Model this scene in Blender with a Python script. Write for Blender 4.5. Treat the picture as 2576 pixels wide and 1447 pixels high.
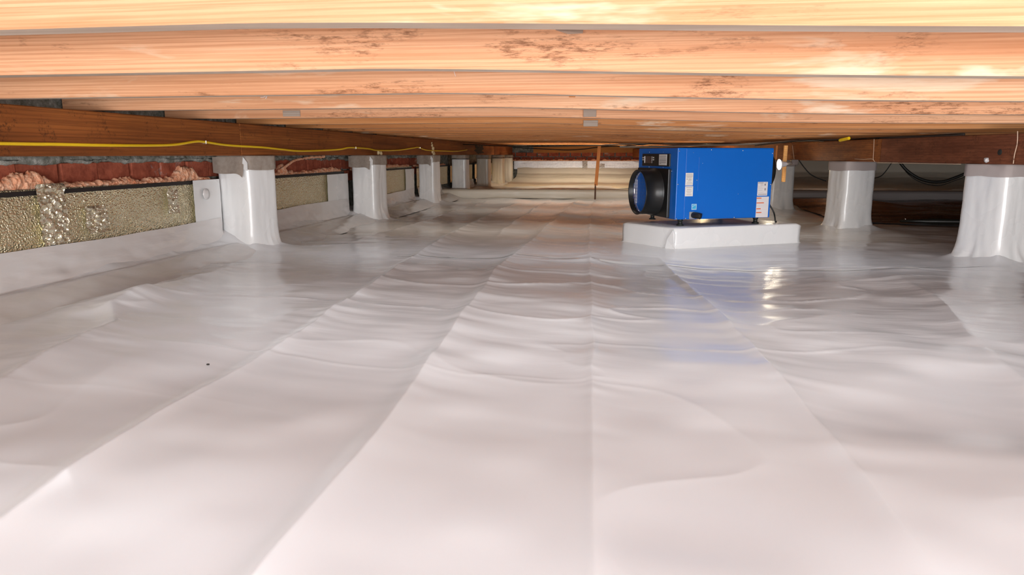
import bpy, bmesh, math, random
import numpy as np
from mathutils import Vector, Matrix, noise as mnoise

for o in list(bpy.data.objects):
    bpy.data.objects.remove(o)
S = bpy.context.scene
COL = S.collection
R = math.radians
random.seed(7)

# ------------------------------------------------------------------ camera, world, lights, exposure
EYE = 0.55
FPX, PITCH, YAW = 1750.0, R(10.83), R(8.2)
cd = bpy.data.cameras.new('camera'); cam = bpy.data.objects.new('camera', cd); COL.objects.link(cam)
cd.sensor_width = 36; cd.lens = 36 * FPX / 2576; cd.clip_start = .02; cd.clip_end = 60
cam.location = (0, 0, EYE); cam.rotation_euler = (R(90) - PITCH, 0, YAW)
S.camera = cam

w = bpy.data.worlds.new('world'); S.world = w; w.use_nodes = True
w.node_tree.nodes['Background'].inputs[0].default_value = (.9, .92, 1, 1)
w.node_tree.nodes['Background'].inputs[1].default_value = .15

def area(name, loc, target, sx, sy, power, color):
    l = bpy.data.lights.new(name, 'AREA'); l.shape = 'RECTANGLE'; l.size = sx; l.size_y = sy
    l.energy = power; l.color = color
    o = bpy.data.objects.new(name, l); COL.objects.link(o); o.location = loc
    o.rotation_euler = (Vector(target) - Vector(loc)).to_track_quat('-Z', 'Y').to_euler()
    if name == 'bay_fill': l.spread = R(115)
    return o
def bulb(name, loc, power, color, r=.04):
    l = bpy.data.lights.new(name, 'POINT'); l.energy = power; l.color = color; l.shadow_soft_size = r
    o = bpy.data.objects.new(name, l); COL.objects.link(o); o.location = loc
    return o
area('flash', (.15, .12, .69), (.25, 3.0, .62), .7, .08, .9, (.96, .97, 1))
area('rear_fill', (-.1, -2.6, .28), (0, 3, .45), 3.4, .45, 140, (.95, .98, 1))  # broad unseen fill added behind the camera to soften the falloff
area('right_fill', (2.6, -1.9, .40), (1.2, 4.2, .32), .9, .5, 92, (1, .97, .95))  # unseen light added at right rear to brighten pier fronts and pad
area('low_fill', (0, -.9, .14), (.0, 4, .9), 2.4, .2, 4.5, (.96, .97, 1))  # low unseen fill added to reach the joist faces
for ty, tx, tw, te in ((.68, .0, 2.6, 5.6), (1.78, .1, 3.2, 4.4), (2.43, -.1, 3.6, 3.4), (3.75, 0, 3.6, 4.4), (5.08, -.1, 3.4, 3.8), (6.95, -.2, 3.2, 3.4)):
    area('bay_fill', (tx, ty, .90), (tx, ty+.0001, 0), tw, .10, te, (.92, .96, 1) if ty < 4 else (1, .90, .76))  # invisible fill lights added in the joist bays to even out the floor
bulb('trouble_light', (1.02, 8.2, .48), 3.5, (1, .72, .40))
area('bay_fill', (-.4, 11.55, .93), (-.4, 12.3, 0), 2.6, .2, 12, (1, .80, .52))  # invisible warm fill added in the far bays, no fixture modelled
area('bay_fill', (-.2, 12.85, .93), (-.2, 13.8, .2), 3.0, .2, 15, (1, .84, .62))
area('bay_fill', (-.3, 8.25, .93), (-.3, 8.3, 0), 2.6, .12, 5, (1, .90, .75))
bulb('bay_fill_point', (3.4, 11.0, .74), 5, (1, .80, .60), .06)  # invisible point fill added in a bay at far right
S.view_settings.view_transform = 'Standard'; S.view_settings.look = 'None'
S.view_settings.exposure = 0.34; S.view_settings.gamma = 1; S.view_settings.use_curve_mapping = False

# ------------------------------------------------------------------ geometry of sight lines (to read plane positions)
FW = Vector((-math.sin(YAW)*math.cos(PITCH), math.cos(YAW)*math.cos(PITCH), -math.sin(PITCH)))
RT = Vector((math.cos(YAW), math.sin(YAW), 0)); UP = RT.cross(FW)
def ray(x, y): return FW + RT*((x-1288)/FPX) + UP*((723.5-y)/FPX)
EYEV = Vector((0, 0, EYE))
def on_plane(x, y, p, n):
    d = ray(x, y); return EYEV + d*((Vector(p)-EYEV).dot(Vector(n))/d.dot(Vector(n)))
def on_x(x, y, X): return on_plane(x, y, (X, 0, 0), (1, 0, 0))
def on_y(x, y, Y): return on_plane(x, y, (0, Y, 0), (0, 1, 0))
def on_z(x, y, Z): return on_plane(x, y, (0, 0, Z), (0, 0, 1))

# ------------------------------------------------------------------ helpers
def tag(o, label=None, cat=None, group=None, kind=None):
    if label: o['label'] = label
    if cat: o['category'] = cat
    if group: o['group'] = group
    if kind: o['kind'] = kind
    return o
def empty(name, loc=(0, 0, 0), rz=0):
    o = bpy.data.objects.new(name, None); COL.objects.link(o); o.location = loc; o.rotation_euler = (0, 0, rz)
    o.empty_display_size = .05
    return o
def link(name, bm, mat, parent=None, smooth=False, loc=None, rz=0):
    me = bpy.data.meshes.new(name)
    bmesh.ops.recalc_face_normals(bm, faces=bm.faces)
    bm.to_mesh(me); bm.free()
    for m in (mat if isinstance(mat, (list, tuple)) else [mat]): me.materials.append(m)
    if smooth:
        me.polygons.foreach_set('use_smooth', [True]*len(me.polygons))
    o = bpy.data.objects.new(name, me); COL.objects.link(o)
    if parent: o.parent = parent
    if loc: o.location = loc
    o.rotation_euler = (0, 0, rz)
    return o
def box(bm, x0, x1, y0, y1, z0, z1, bev=0, mi=0):
    r = bmesh.ops.create_cube(bm, size=1)
    vs = r['verts']
    for v in vs:
        v.co = Vector(((x0+x1)/2 + v.co.x*(x1-x0), (y0+y1)/2 + v.co.y*(y1-y0), (z0+z1)/2 + v.co.z*(z1-z0)))
    fs = list({f for v in vs for f in v.link_faces})
    for f in fs: f.material_index = mi
    if bev:
        bmesh.ops.bevel(bm, geom=list({e for v in vs for e in v.link_edges}), offset=bev, segments=2, affect='EDGES', profile=.5)
def B(): return bmesh.new()
def tube(bm, pts, r, n=8, cap=True, radii=None):
    pts = [Vector(p) for p in pts]; rings = []
    up = Vector((0, 0, 1))
    for i, p in enumerate(pts):
        t = (pts[min(i+1, len(pts)-1)] - pts[max(i-1, 0)]).normalized()
        a = t.cross(up)
        if a.length < 1e-3: a = t.cross(Vector((1, 0, 0)))
        a.normalize(); b = t.cross(a)
        rr = radii[i] if radii else r
        rings.append([bm.verts.new(p + (a*math.cos(k*2*math.pi/n) + b*math.sin(k*2*math.pi/n))*rr) for k in range(n)])
    for i in range(len(rings)-1):
        for k in range(n):
            bm.faces.new((rings[i][k], rings[i][(k+1) % n], rings[i+1][(k+1) % n], rings[i+1][k]))
    if cap:
        bm.faces.new(rings[0]); bm.faces.new(rings[-1])
def smooth_pts(pts, k=6):
    pts = [Vector(p) for p in pts]; out = []
    for i in range(len(pts)-1):
        p0, p1, p2, p3 = pts[max(i-1, 0)], pts[i], pts[i+1], pts[min(i+2, len(pts)-1)]
        for j in range(k):
            t = j/k
            out.append(.5*((2*p1) + (p2-p0)*t + (2*p0-5*p1+4*p2-p3)*t*t + (3*p1-p0-3*p2+p3)*t**3))
    out.append(pts[-1]); return out
def lathe(bm, prof, axis_m, n=32):
    """prof: (r, h) list, revolved about local Z, transformed by axis_m"""
    rings = []
    for r, hh in prof:
        rings.append([bm.verts.new(axis_m @ Vector((r*math.cos(k*2*math.pi/n), r*math.sin(k*2*math.pi/n), hh))) for k in range(n)])
    for i in range(len(rings)-1):
        for k in range(n):
            bm.faces.new((rings[i][k], rings[i][(k+1) % n], rings[i+1][(k+1) % n], rings[i+1][k]))
    return rings
def sheet(bm, nu, nv, fn, mi=0):
    g = [[bm.verts.new(fn(i/nu, j/nv)) for j in range(nv+1)] for i in range(nu+1)]
    for i in range(nu):
        for j in range(nv):
            f = bm.faces.new((g[i][j], g[i+1][j], g[i+1][j+1], g[i][j+1])); f.material_index = mi
    return g
def N3(x, y, z=0.): return mnoise.noise(Vector((x, y, z)))
def fb(x, y, z=0., o=4): return mnoise.fractal(Vector((x, y, z)), .8, 2.1, o)

# ------------------------------------------------------------------ materials
def mat(name, color=(.8, .8, .8), rough=.5, metal=0, spec=.5, coat=0):
    m = bpy.data.materials.new(name); m.use_nodes = True
    b = m.node_tree.nodes['Principled BSDF']
    b.inputs['Base Color'].default_value = (*color, 1); b.inputs['Roughness'].default_value = rough
    b.inputs['Metallic'].default_value = metal; b.inputs['Specular IOR Level'].default_value = spec
    b.inputs['Coat Weight'].default_value = coat
    return m
class NB:
    def __init__(s, m): s.m = m; s.t = m.node_tree; s.b = s.t.nodes['Principled BSDF']; s.tc = s.n('ShaderNodeTexCoord')
    def n(s, k, **kw):
        x = s.t.nodes.new(k)
        for a, v in kw.items(): setattr(x, a, v)
        return x
    def l(s, a, b): s.t.links.new(a, b)
    def mapping(s, scale, src=None, rnd=0):
        mp = s.n('ShaderNodeMapping'); mp.inputs['Scale'].default_value = scale
        s.l(src or s.tc.outputs['Object'], mp.inputs['Vector'])
        if rnd:
            oi = s.n('ShaderNodeObjectInfo'); mu = s.n('ShaderNodeVectorMath', operation='SCALE')
            mu.inputs[0].default_value = (rnd, rnd*.7, rnd*1.3); s.l(oi.outputs['Random'], mu.inputs['Scale'])
            s.l(mu.outputs[0], mp.inputs['Location'])
        return mp.outputs[0]
    def noise(s, vec, scale=1, detail=4, rough=.55, dist=0):
        x = s.n('ShaderNodeTexNoise'); x.inputs['Scale'].default_value = scale; x.inputs['Detail'].default_value = detail
        x.inputs['Roughness'].default_value = rough; x.inputs['Distortion'].default_value = dist
        s.l(vec, x.inputs['Vector']); return x.outputs['Fac']
    def ramp(s, fac, stops):
        x = s.n('ShaderNodeValToRGB'); e = x.color_ramp.elements
        e[0].position, e[0].color = stops[0][0], (*stops[0][1], 1)
        e[1].position, e[1].color = stops[1][0], (*stops[1][1], 1)
        for p, c in stops[2:]:
            q = e.new(p); q.color = (*c, 1)
        s.l(fac, x.inputs[0]); return x.outputs[0]
    def mix(s, fac, a, b, mode='MIX'):
        x = s.n('ShaderNodeMix', data_type='RGBA', blend_type=mode)
        for i, v in ((0, fac), (6, a), (7, b)):
            if hasattr(v, 'links'): s.l(v, x.inputs[i])
            else: x.inputs[i].default_value = v if i == 0 else (*v, 1)
        return x.outputs[2]
    def bump(s, h, strength=.3, dist=.01, prev=None):
        x = s.n('ShaderNodeBump'); x.inputs['Strength'].default_value = strength; x.inputs['Distance'].default_value = dist
        s.l(h, x.inputs['Height'])
        if prev: s.l(prev, x.inputs['Normal'])
        return x.outputs[0]
    def out(s, color=None, normal=None, rough=None):
        if color: s.l(color, s.b.inputs['Base Color'])
        if normal: s.l(normal, s.b.inputs['Normal'])
        if rough: s.l(rough, s.b.inputs['Roughness'])
G = lambda v: (v, v, v)

def membrane(name, c1, c2, rough=.27, wr=.35, scale=(1.2, 9, 3), spec=.6):
    m = mat(name, c1, rough, spec=spec); k = NB(m)
    v = k.mapping((1, 1, 1))
    c = k.mix(k.ramp(k.noise(v, 1.3, 3), [(.35, G(0)), (.65, G(1))]), c1, c2)
    n1 = k.noise(k.mapping(scale), 3.0, 3, .5, .15)
    n2 = k.noise(k.mapping((scale[0]*2.5, scale[1]*2.0, scale[2]*2)), 9.0, 2, .5, .0)
    b1 = k.bump(n1, wr, .010); b2 = k.bump(n2, wr*.2, .002, b1)
    rr = k.ramp(k.noise(v, 2.2, 3), [(.3, G(rough*.85)), (.7, G(rough*1.25))])
    k.out(c, b2, rr); return m
M_FLOOR = membrane('white_floor_membrane', (.79, .79, .805), (.74, .735, .75), .20, .0, spec=.55)
k = NB(M_FLOOR); _m = M_FLOOR
def _floor_fine():
    sx = k.n('ShaderNodeSeparateXYZ'); k.l(k.tc.outputs['Object'], sx.inputs[0])
    mr = k.n('ShaderNodeMapRange'); mr.inputs['From Min'].default_value = 1.3; mr.inputs['From Max'].default_value = 3.4; k.l(sx.outputs['Y'], mr.inputs['Value'])
    n1 = k.noise(k.mapping((1.3, 5.0, 3)), 3.2, 3, .55, .5)
    n2 = k.noise(k.mapping((.8, .6, 1)), 1.6, 2)
    mm = k.n('ShaderNodeMath', operation='MULTIPLY'); k.l(mr.outputs[0], mm.inputs[0]); k.l(k.ramp(n2, [(.38, G(.15)), (.6, G(1))]), mm.inputs[1])
    m2 = k.n('ShaderNodeMath', operation='MULTIPLY'); k.l(n1, m2.inputs[0]); k.l(mm.outputs[0], m2.inputs[1])
    k.out(None, k.bump(m2.outputs[0], .40, .011))
_floor_fine()
M_WRAP = membrane('white_wrap_membrane', (.86, .86, .86), (.82, .815, .81), .27, .30, (4, 4, 1.5), .65)
M_SKIRT = membrane('white_skirt_membrane', (.76, .73, .72), (.70, .67, .66), .20, .45, (3, 1.5, 6), .7)
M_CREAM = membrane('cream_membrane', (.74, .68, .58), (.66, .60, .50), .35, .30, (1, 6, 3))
M_DARKSHEET = membrane('dark_floor_membrane', (.085, .06, .055), (.05, .036, .034), .25, .5, (1.5, 6, 3))

def wood(name, light, mid, dark, dust=None, dust_amt=.62, stains=None, dirx=True, grain=1., rough=.62):
    m = mat(name, mid, rough, spec=.25); k = NB(m)
    st = (.35, 9, 9) if dirx else (9, .35, 9)
    st2 = (.8, 120, 120) if dirx else (60, 1.2, 60)
    g1 = k.noise(k.mapping(st, rnd=17), 2.2, 5, .6, .35)
    w = k.n('ShaderNodeTexWave', wave_type='BANDS', bands_direction='Z'); w.inputs['Scale'].default_value = 15*grain
    w.inputs['Distortion'].default_value = 4.5; w.inputs['Detail'].default_value = 3; w.inputs['Detail Scale'].default_value = 1.4
    k.l(k.mapping((.10, 1, 2.3) if dirx else (1, .16, 2.3), rnd=9), w.inputs['Vector'])
    g2 = k.noise(k.mapping(st2, rnd=5), 1.6, 4, .7)
    c = k.ramp(g1, [(.18, dark), (.47, mid), (.75, light)])
    c = k.mix(k.ramp(w.outputs['Fac'], [(.05, G(.34)), (.5, G(0))]), c, dark)
    c = k.mix(k.ramp(g2, [(.36, G(.55)), (.54, G(0))]), c, dark)
    if stains:
        s1 = k.noise(k.mapping((1.1, 5, 5), rnd=31), 1.7, 6, .7, .5)
        s2 = k.noise(k.mapping((12, 60, 60), rnd=3), 1.5, 4, .8)
        f = k.mix(k.ramp(s1, [(.545, G(0)), (.63, G(1))]), G(0), k.ramp(s2, [(.48, G(0)), (.62, G(.75))]))
        c = k.mix(f, c, stains)
    if dust:
        s3 = k.noise(k.mapping((1.0, 6, 6) if dirx else (4, 1.0, 6), rnd=23), 1.5, 5, .6, .4)
        s4 = k.noise(k.mapping((3, 40, 30), rnd=3), 1, 5, .7)
        f = k.mix(k.ramp(s3, [(dust_amt, G(0)), (dust_amt+.07, G(1))]), G(0), k.ramp(s4, [(.35, G(.25)), (.6, G(.8))]))
        c = k.mix(f, c, dust)
    b = k.bump(g2, .25, .002); b = k.bump(g1, .15, .003, b)
    k.out(c, b); return m
M_JOIST = wood('fir_joist', (.84, .505, .31), (.73, .385, .215), (.50, .20, .085), (.78, .62, .46), .575, (.16, .055, .02))
M_JOIST2 = wood('far_fir_joist', (.74, .37, .155), (.60, .25, .085), (.36, .12, .035), (.74, .56, .40), .60, (.14, .05, .02))  # deeper, redder tone of the joist wood, for the far joists
M_JOISTB = wood('joist_underside', (.64, .53, .43), (.55, .44, .35), (.40, .30, .23))  # greyer wood: the bounce-lit look of the undersides is put into the colour
M_GIRD = wood('old_girder', (.40, .135, .032), (.28, .085, .02), (.12, .035, .009), None, .7, (.05, .018, .008), False, .6)
M_GIRDR = wood('old_girder_red', (.30, .10, .045), (.22, .07, .032), (.12, .035, .016), None, .7, (.05, .018, .008), False, .6)
M_RIM = wood('rim_beam', (.55, .24, .05), (.42, .17, .04), (.24, .085, .02))
M_STUD = wood('yellow_stud', (.88, .52, .20), (.78, .42, .15), (.6, .28, .09), None, .7, None, False, .5)
M_STAKE = mat('orange_stake', (.55, .20, .05), .7)
M_SUB = wood('subfloor', (.5, .3, .16), (.42, .24, .12), (.3, .15, .07))
M_SHIM = wood('grey_shim', (.46, .38, .32), (.40, .32, .26), (.28, .20, .16))

def brick_mat():
    m = mat('red_brick', (.30, .065, .035), .85, spec=.2); k = NB(m)
    v = k.mapping((1, 1, 1), rnd=7)
    c = k.ramp(k.noise(v, 18, 5, .7), [(.3, (.20, .045, .025)), (.7, (.46, .125, .07))])
    c = k.mix(k.ramp(k.noise(v, 9, 5, .7, .5), [(.60, G(0)), (.70, G(.7))]), c, (.38, .36, .33))
    k.out(c, k.bump(k.noise(v, 70, 4), .5, .003)); return m
M_BRICK = brick_mat()
def mortar_mat():
    m = mat('grey_mortar', (.33, .33, .30), .95, spec=.15); k = NB(m); v = k.mapping((1, 1, 1))
    c = k.ramp(k.noise(v, 22, 5, .7), [(.32, (.10, .10, .075)), (.55, (.30, .30, .27)), (.7, (.50, .49, .45))])
    k.out(c, k.bump(k.noise(v, 45, 5, .7), .8, .008)); return m
M_MORTAR = mortar_mat()
def foam_mat():
    m = mat('pink_fibre', (.9, .36, .18), .95, spec=.1); k = NB(m); v = k.mapping((1, 1, 1))
    c = k.ramp(k.noise(v, 40, 5, .7), [(.3, (.80, .24, .11)), (.5, (1.0, .52, .32)), (.7, (1.0, .72, .54))])
    k.out(c, k.bump(k.noise(v, 120, 4, .7), .9, .006)); return m
M_FOAM = foam_mat()
def foil(name, c1, c2, vs, st, d, rough):
    m = mat(name, c1, rough, .8); k = NB(m); v = k.mapping((1, 1, 1))
    vo = k.n('ShaderNodeTexVoronoi', feature='SMOOTH_F1'); vo.inputs['Scale'].default_value = vs; k.l(v, vo.inputs['Vector'])
    c = k.mix(k.ramp(k.noise(v, 30, 4), [(.35, G(0)), (.65, G(1))]), c1, c2)
    b = k.bump(vo.outputs['Distance'], st, d); b = k.bump(k.noise(v, 5, 3), .25, .02, b)
    k.out(c, b); return m
M_FOIL = foil('foil_facing', (1.0, .92, .66), (.94, .85, .56), 140, 1.0, .008, .24)
M_FOILS = foil('silver_foil', (.86, .85, .84), (.74, .73, .74), 110, .5, .004, .38)
M_TAPE = foil('foil_tape', (.92, .88, .72), (.80, .74, .55), 60, 1.0, .012, .2)
M_BLACKSTRIP = mat('black_strip', (.018, .014, .014), .6)
def kraft():
    m = mat('tan_paper_band', (.36, .30, .25), .7); k = NB(m); v = k.mapping((1, 1, 1))
    c = k.ramp(k.noise(v, 25, 5, .7), [(.3, (.28, .225, .185)), (.7, (.40, .34, .29))])
    k.out(c, k.bump(k.noise(v, 160, 3), .3, .002)); return m
M_TAN = kraft()
M_TANR = mat('grey_block_cap', (.44, .38, .365), .85)
def blue_mat():
    m = mat('blue_enamel', (.0, .135, .58), .34, spec=.5); k = NB(m)
    k.out(None, k.bump(k.noise(k.mapping((1, 1, 1)), 420, 2), .06, .0006)); return m
M_BLUE = blue_mat()
M_BLACK = mat('black_plastic', (.012, .012, .012), .38)
M_RUBBER = mat('black_rubber', (.012, .014, .012), .5)
M_LABEL = mat('label_paper', (.78, .74, .74), .5)
M_LABELY = mat('label_paper_cream', (.80, .76, .72), .5)
M_INK = mat('label_ink', (.28, .24, .24), .6)
M_ORANGE = mat('orange_print', (.80, .14, .02), .5)
M_CYAN = mat('cyan_print', (.05, .45, .75), .5)
M_STEEL = mat('bright_steel', (.85, .85, .85), .22, 1)
M_WHITEP = mat('white_plastic', (.85, .83, .86), .4)
M_GREYP = mat('grey_plate', (.30, .30, .32), .4)
M_SCREEN = mat('dull_lcd', (.12, .085, .075), .15)
M_BEIGEB = mat('beige_button', (.5, .44, .38), .5)
M_YELLOW = mat('yellow_cable', (.86, .56, .01), .4)
M_CABLE = mat('black_cable', (.012, .012, .010), .4)
M_GREYC = mat('grey_cable', (.20, .17, .15), .5)
M_CREAMF = mat('cured_foam', (.70, .55, .32), .7)
M_TWINE = mat('pale_twine', (.70, .50, .36), .8)
M_SEAM = mat('clear_tape_edge', (.86, .86, .85), .12, spec=.8)
M_DARKM = mat('dark_stain', (.02, .018, .015), .8)
m = mat('bulb_glow', (1, 1, 1), .3); m.node_tree.nodes['Principled BSDF'].inputs['Emission Color'].default_value = (1, .93, .78, 1)
m.node_tree.nodes['Principled BSDF'].inputs['Emission Strength'].default_value = 9; M_GLOW = m

# ------------------------------------------------------------------ layout
GL = -2.04                     # inner face of the left girder
ZJ = .18 + EYE                 # joist underside
def joist_drop(x):
    return -.048*(1-math.exp(-max(x+.55, 0)**1.5/1.15))
# piers: corner nearest the aisle (x, y), side, angle, height, side sign (-1: body lies to the left of the corner)
PL = [(-2.035, 3.72, .235, -13), (-1.99, 5.68, .225, -13), (-2.0, 7.70, .19, -12), (-2.0, 9.42, .20, -6), (-1.99, 11.15, .20, -4), (-1.98, 12.55, .20, -3), (-1.97, 13.65, .20, 0)]
PR = [(1.985, 3.90, .25, 27), (1.676, 5.41, .24, 17), (1.545, 7.20, .235, 14), (1.33, 10.2, .24, 8)]
def pier_center(p, side):
    x, y, s, a = p; a = R(a)
    u = (math.cos(a), math.sin(a)); v = (-math.sin(a), math.cos(a))
    sg = -1 if side == 'L' else 1
    return x + sg*u[0]*s/2 + v[0]*s/2, y + sg*u[1]*s/2 + v[1]*s/2

# ------------------------------------------------------------------ floor height field
rng = np.random.RandomState(11)
_T = rng.rand(256, 256)
def vn(x, y, seed=0):
    x = np.asarray(x, float) + seed*17.31; y = np.asarray(y, float) + seed*9.77
    xi = np.floor(x).astype(int); yi = np.floor(y).astype(int); fx = x-xi; fy = y-yi
    fx = fx*fx*fx*(fx*(fx*6-15)+10); fy = fy*fy*fy*(fy*(fy*6-15)+10)
    a = _T[xi % 256, yi % 256]; b = _T[(xi+1) % 256, yi % 256]; c = _T[xi % 256, (yi+1) % 256]; d = _T[(xi+1) % 256, (yi+1) % 256]
    return (a*(1-fx)+b*fx)*(1-fy) + (c*(1-fx)+d*fx)*fy - .5
def fbn(x, y, o=4, seed=0, g=.5):
    s = 0; a = 1
    for i in range(o):
        s = s + a*vn(x, y, seed+i*3); x = x*2.03; y = y*2.03; a *= g
    return s
def ridge(x, y, seed):          # thin creases where a warped noise crosses zero
    n = fbn(x, y, 3, seed); return np.exp(-np.abs(n)*22)
FOLDS = [  # polyline (x, y) pairs, height, half width, side slope
    ([(-.41, .5), (-.43, .8), (-.44, 1.2), (-.47, 1.8), (-.50, 2.5), (-.53, 3.16), (-.50, 5.), (-.45, 7.), (-.40, 8.8)], .011, .05),
    ([(-.86, .5), (-.88, .82), (-.92, 1.24), (-.94, 1.7), (-.96, 2.2), (-1.0, 2.84), (-1.08, 4.), (-1.13, 5.), (-1.1, 8.)], .008, .035),
    ([(-1.3, .9), (-1.39, 1.34), (-1.55, 1.95), (-1.72, 2.15), (-1.80, 2.6), (-1.83, 3.3)], .016, .07),
    ([(-.01, .8), (-.03, 1.4), (-.06, 2.4), (-.09, 3.1), (-.16, 5.), (-.24, 8.8)], .005, .022),
    ([(.44, 1.2), (.42, 1.72), (.39, 2.4), (.35, 2.81), (.29, 3.4), (.25, 3.9)], .006, .03),
    ([(-1.62, 4.5), (-1.55, 6.), (-1.5, 8.6)], .007, .03),
    ([(-.80, 5.0), (-.78, 7.), (-.75, 8.8)], .006, .03),
    ([(.95, 1.2), (1.05, 2.0), (1.25, 2.8), (1.30, 3.5)], .006, .05),
]
def floor_h(x, y):
    z = .030*fbn(x*.75, y*.62, 2, 1) + .026*fbn(x*1.9, y*1.9, 3, 5, .45)
    lf = np.clip((y-1.2)/2.2, 0, 1)
    # cross wrinkles: long in x, short in y
    wmask = np.clip(fbn(x*.9, y*.5, 2, 9)*2.2+.55, 0, 1)
    wx = x + .25*fbn(x*1.5, y*1.5, 2, 31)
    wy = y + .06*fbn(x*3, y*1.2, 2, 37) + .10*np.sin(x*2.1+1)
    z += wmask*lf*(.016*fbn(wx*1.6, wy*5.0, 3, 13, .40))
    z += lf*.008*ridge(wx*.9, wy*2.6, 21)*wmask
    z += .0017*ridge(x*.8+.5*y, y*1.1-.2*x, 41)*np.clip(1.3-lf, .3, 1)
    z += .045*np.exp(-((x+1.80)/.16)**2-((y-2.30)/.28)**2) + .02*np.exp(-((x-1.75)/.3)**2-((y-2.6)/.22)**2)
    z += lf*np.clip(fbn(x*1.3, y*.9, 2, 51)*3+.2, 0, 1)*.0035*fbn(wx*2.2+.4*y, wy*15, 2, 53)
    far = np.clip((y-4)/5, 0, 1)
    z += far*.020*fbn(wx*1.4, wy*3.2, 3, 17)
    for pts, hh, ww in FOLDS:
        ys = np.array([p[1] for p in pts]); xs = np.array([p[0] for p in pts])
        c = np.interp(y, ys, xs) + .012*fbn(y*3.1, y*0+hh*100, 2, 3)
        end = np.clip((y-ys[0])/.3+1, 0, 1)*np.clip((ys[-1]-y)/.5, 0, 1)
        d = x-c
        z += 1.35*end*hh*(np.exp(-np.abs(d)/ww) + .55*np.exp(-(np.maximum(d, 0)/(ww*3.4))**2)*(d > 0) + .55*np.exp(-(np.minimum(d, 0)/(ww*.8))**2)*(d <= 0))
        pk = np.exp(-np.abs(d)/(ww*3.2))*np.clip((y-1.0)/1., 0, 1)     # puckers running off the fold
        z += end*pk*.006*fbn(x*3.0, (y+.22*x)*12, 2, 7)
    # taped overlap across the floor
    c = 3.60 + .05*np.sin(x*1.7) + .02*vn(x*4, x*0, 5)
    z += .006*np.exp(-np.abs(y-c)/.02)*np.clip((x+1.25)/.15, 0, 1)
    # piers and pad: the sheet climbs a little at their feet
    for side, P in (('L', PL), ('R', PR)):
        for p in P:
            cx, cy = pier_center(p, side); a = R(p[3]); s = p[2]/2
            u = (x-cx)*math.cos(a) + (y-cy)*math.sin(a); v = -(x-cx)*math.sin(a) + (y-cy)*math.cos(a)
            d = np.hypot(np.maximum(np.abs(u)-s, 0), np.maximum(np.abs(v)-s, 0))
            z += .034*np.exp(-d/.055)*(1+.8*vn(x*9, y*9, 3)) + .006*np.exp(-d/.2)*fbn(x*8, y*8, 2, 4)
    z = np.where(x < -2.0, np.maximum(z, z+.10*np.clip((-2.0-x)/.3, 0, 1)**1.5), z)
    mx, my = x-.62, y-4.5
    a = R(28); u = mx*math.cos(a)+my*math.sin(a); v = -mx*math.sin(a)+my*math.cos(a)
    d = np.hypot(np.maximum(np.abs(u)-.52, 0), np.maximum(np.abs(v)-.26, 0)); kk = np.exp(-(d/.16)**2)
    z = z*(1-kk) + kk*.004
    z *= np.clip((14.1-y)/.5, 0, 1)
    return z
dens = lambda x: 1 + 2.2*sum(math.exp(-abs(x-c)/.10) for c in (-.45, -1.0, -.06, .38)) if -2.2 < x < 2.6 else (1 if x > -2.6 and x < 3 else .12)
xx = np.linspace(-2.42, 8.2, 6000); dd = np.array([dens(a) for a in xx]); cu = np.cumsum(dd); cu = (cu-cu[0])/(cu[-1]-cu[0])
NX = 860; xs = np.interp(np.linspace(0, 1, NX), cu, xx)
ys = [-5.2, -4, -3, -2, -1, -.4, 0, .3]; y = .45
while y < 14.2: ys.append(y); y *= 1.0046
ys.append(14.25); ys = np.array(ys); NY = len(ys)
XX, YY = np.meshgrid(xs, ys); ZZ = floor_h(XX, YY)
co = np.stack([XX, YY, ZZ], -1).reshape(-1, 3).astype(np.float32)
ii = np.arange(NX*NY).reshape(NY, NX)
q = np.stack([ii[:-1, :-1], ii[:-1, 1:], ii[1:, 1:], ii[1:, :-1]], -1).reshape(-1, 4).astype(np.int32)
me = bpy.data.meshes.new('floor'); me.vertices.add(len(co)); me.vertices.foreach_set('co', co.ravel())
me.loops.add(q.size); me.loops.foreach_set('vertex_index', q.ravel()); me.polygons.add(len(q))
me.polygons.foreach_set('loop_start', np.arange(0, q.size, 4, dtype=np.int32))
me.update(calc_edges=True); me.polygons.foreach_set('use_smooth', np.ones(len(q), bool)); me.materials.append(M_FLOOR); me.update()
floor = bpy.data.objects.new('floor', me); COL.objects.link(floor)
tag(floor, 'glossy white plastic sheet spread over the whole crawl space floor', kind='structure')
def fz(x, y): return float(floor_h(np.array([[x]]), np.array([[y]]))[0, 0])

# ------------------------------------------------------------------ room shell
WLX = -2.33; WBY = 14.25
bm = B(); box(bm, -2.45, 8.3, -5.3, 14.5, .975, 1.02)
tag(link('ceiling', bm, M_SUB), 'wooden subfloor boards above the joists', kind='structure')
# left wall: mortar backing with bricks laid in it
def rough_slab(x, y0, y1, z0, z1, ny, nz, amp, sgn=1, along='y'):
    bm = B()
    def f(u, v):
        yy = y0+(y1-y0)*u; zz = z0+(z1-z0)*v; d = amp*fb(yy*14, zz*14, 1.3)
        return Vector((x+sgn*d, yy, zz)) if along == 'y' else Vector((yy, x+sgn*d, zz))
    sheet(bm, ny, nz, f); return bm
wl = link('wall_left', rough_slab(WLX, -5.3, 14.5, 0, .98, 700, 24, .004), M_MORTAR)
tag(wl, 'old red brick foundation wall with rough grey mortar, left side', kind='structure')
def brick_mesh(L, H, D, seed, flip=False):
    bm = B(); box(bm, -D/2, D/2, -L/2, L/2, -H/2, H/2, .004)
    for v in bm.verts: v.co += Vector((N3(v.co.y*20+seed, v.co.z*20, 1), N3(v.co.x*20+seed, v.co.z*20, 2), N3(v.co.x*20+seed, v.co.y*20, 3)))*.003
    me = bpy.data.meshes.new('brick'); bm.to_mesh(me); bm.free(); me.materials.append(M_BRICK); return me
BM = [brick_mesh(.205, .088, .05, s) for s in range(4)]
k = 0
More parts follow.
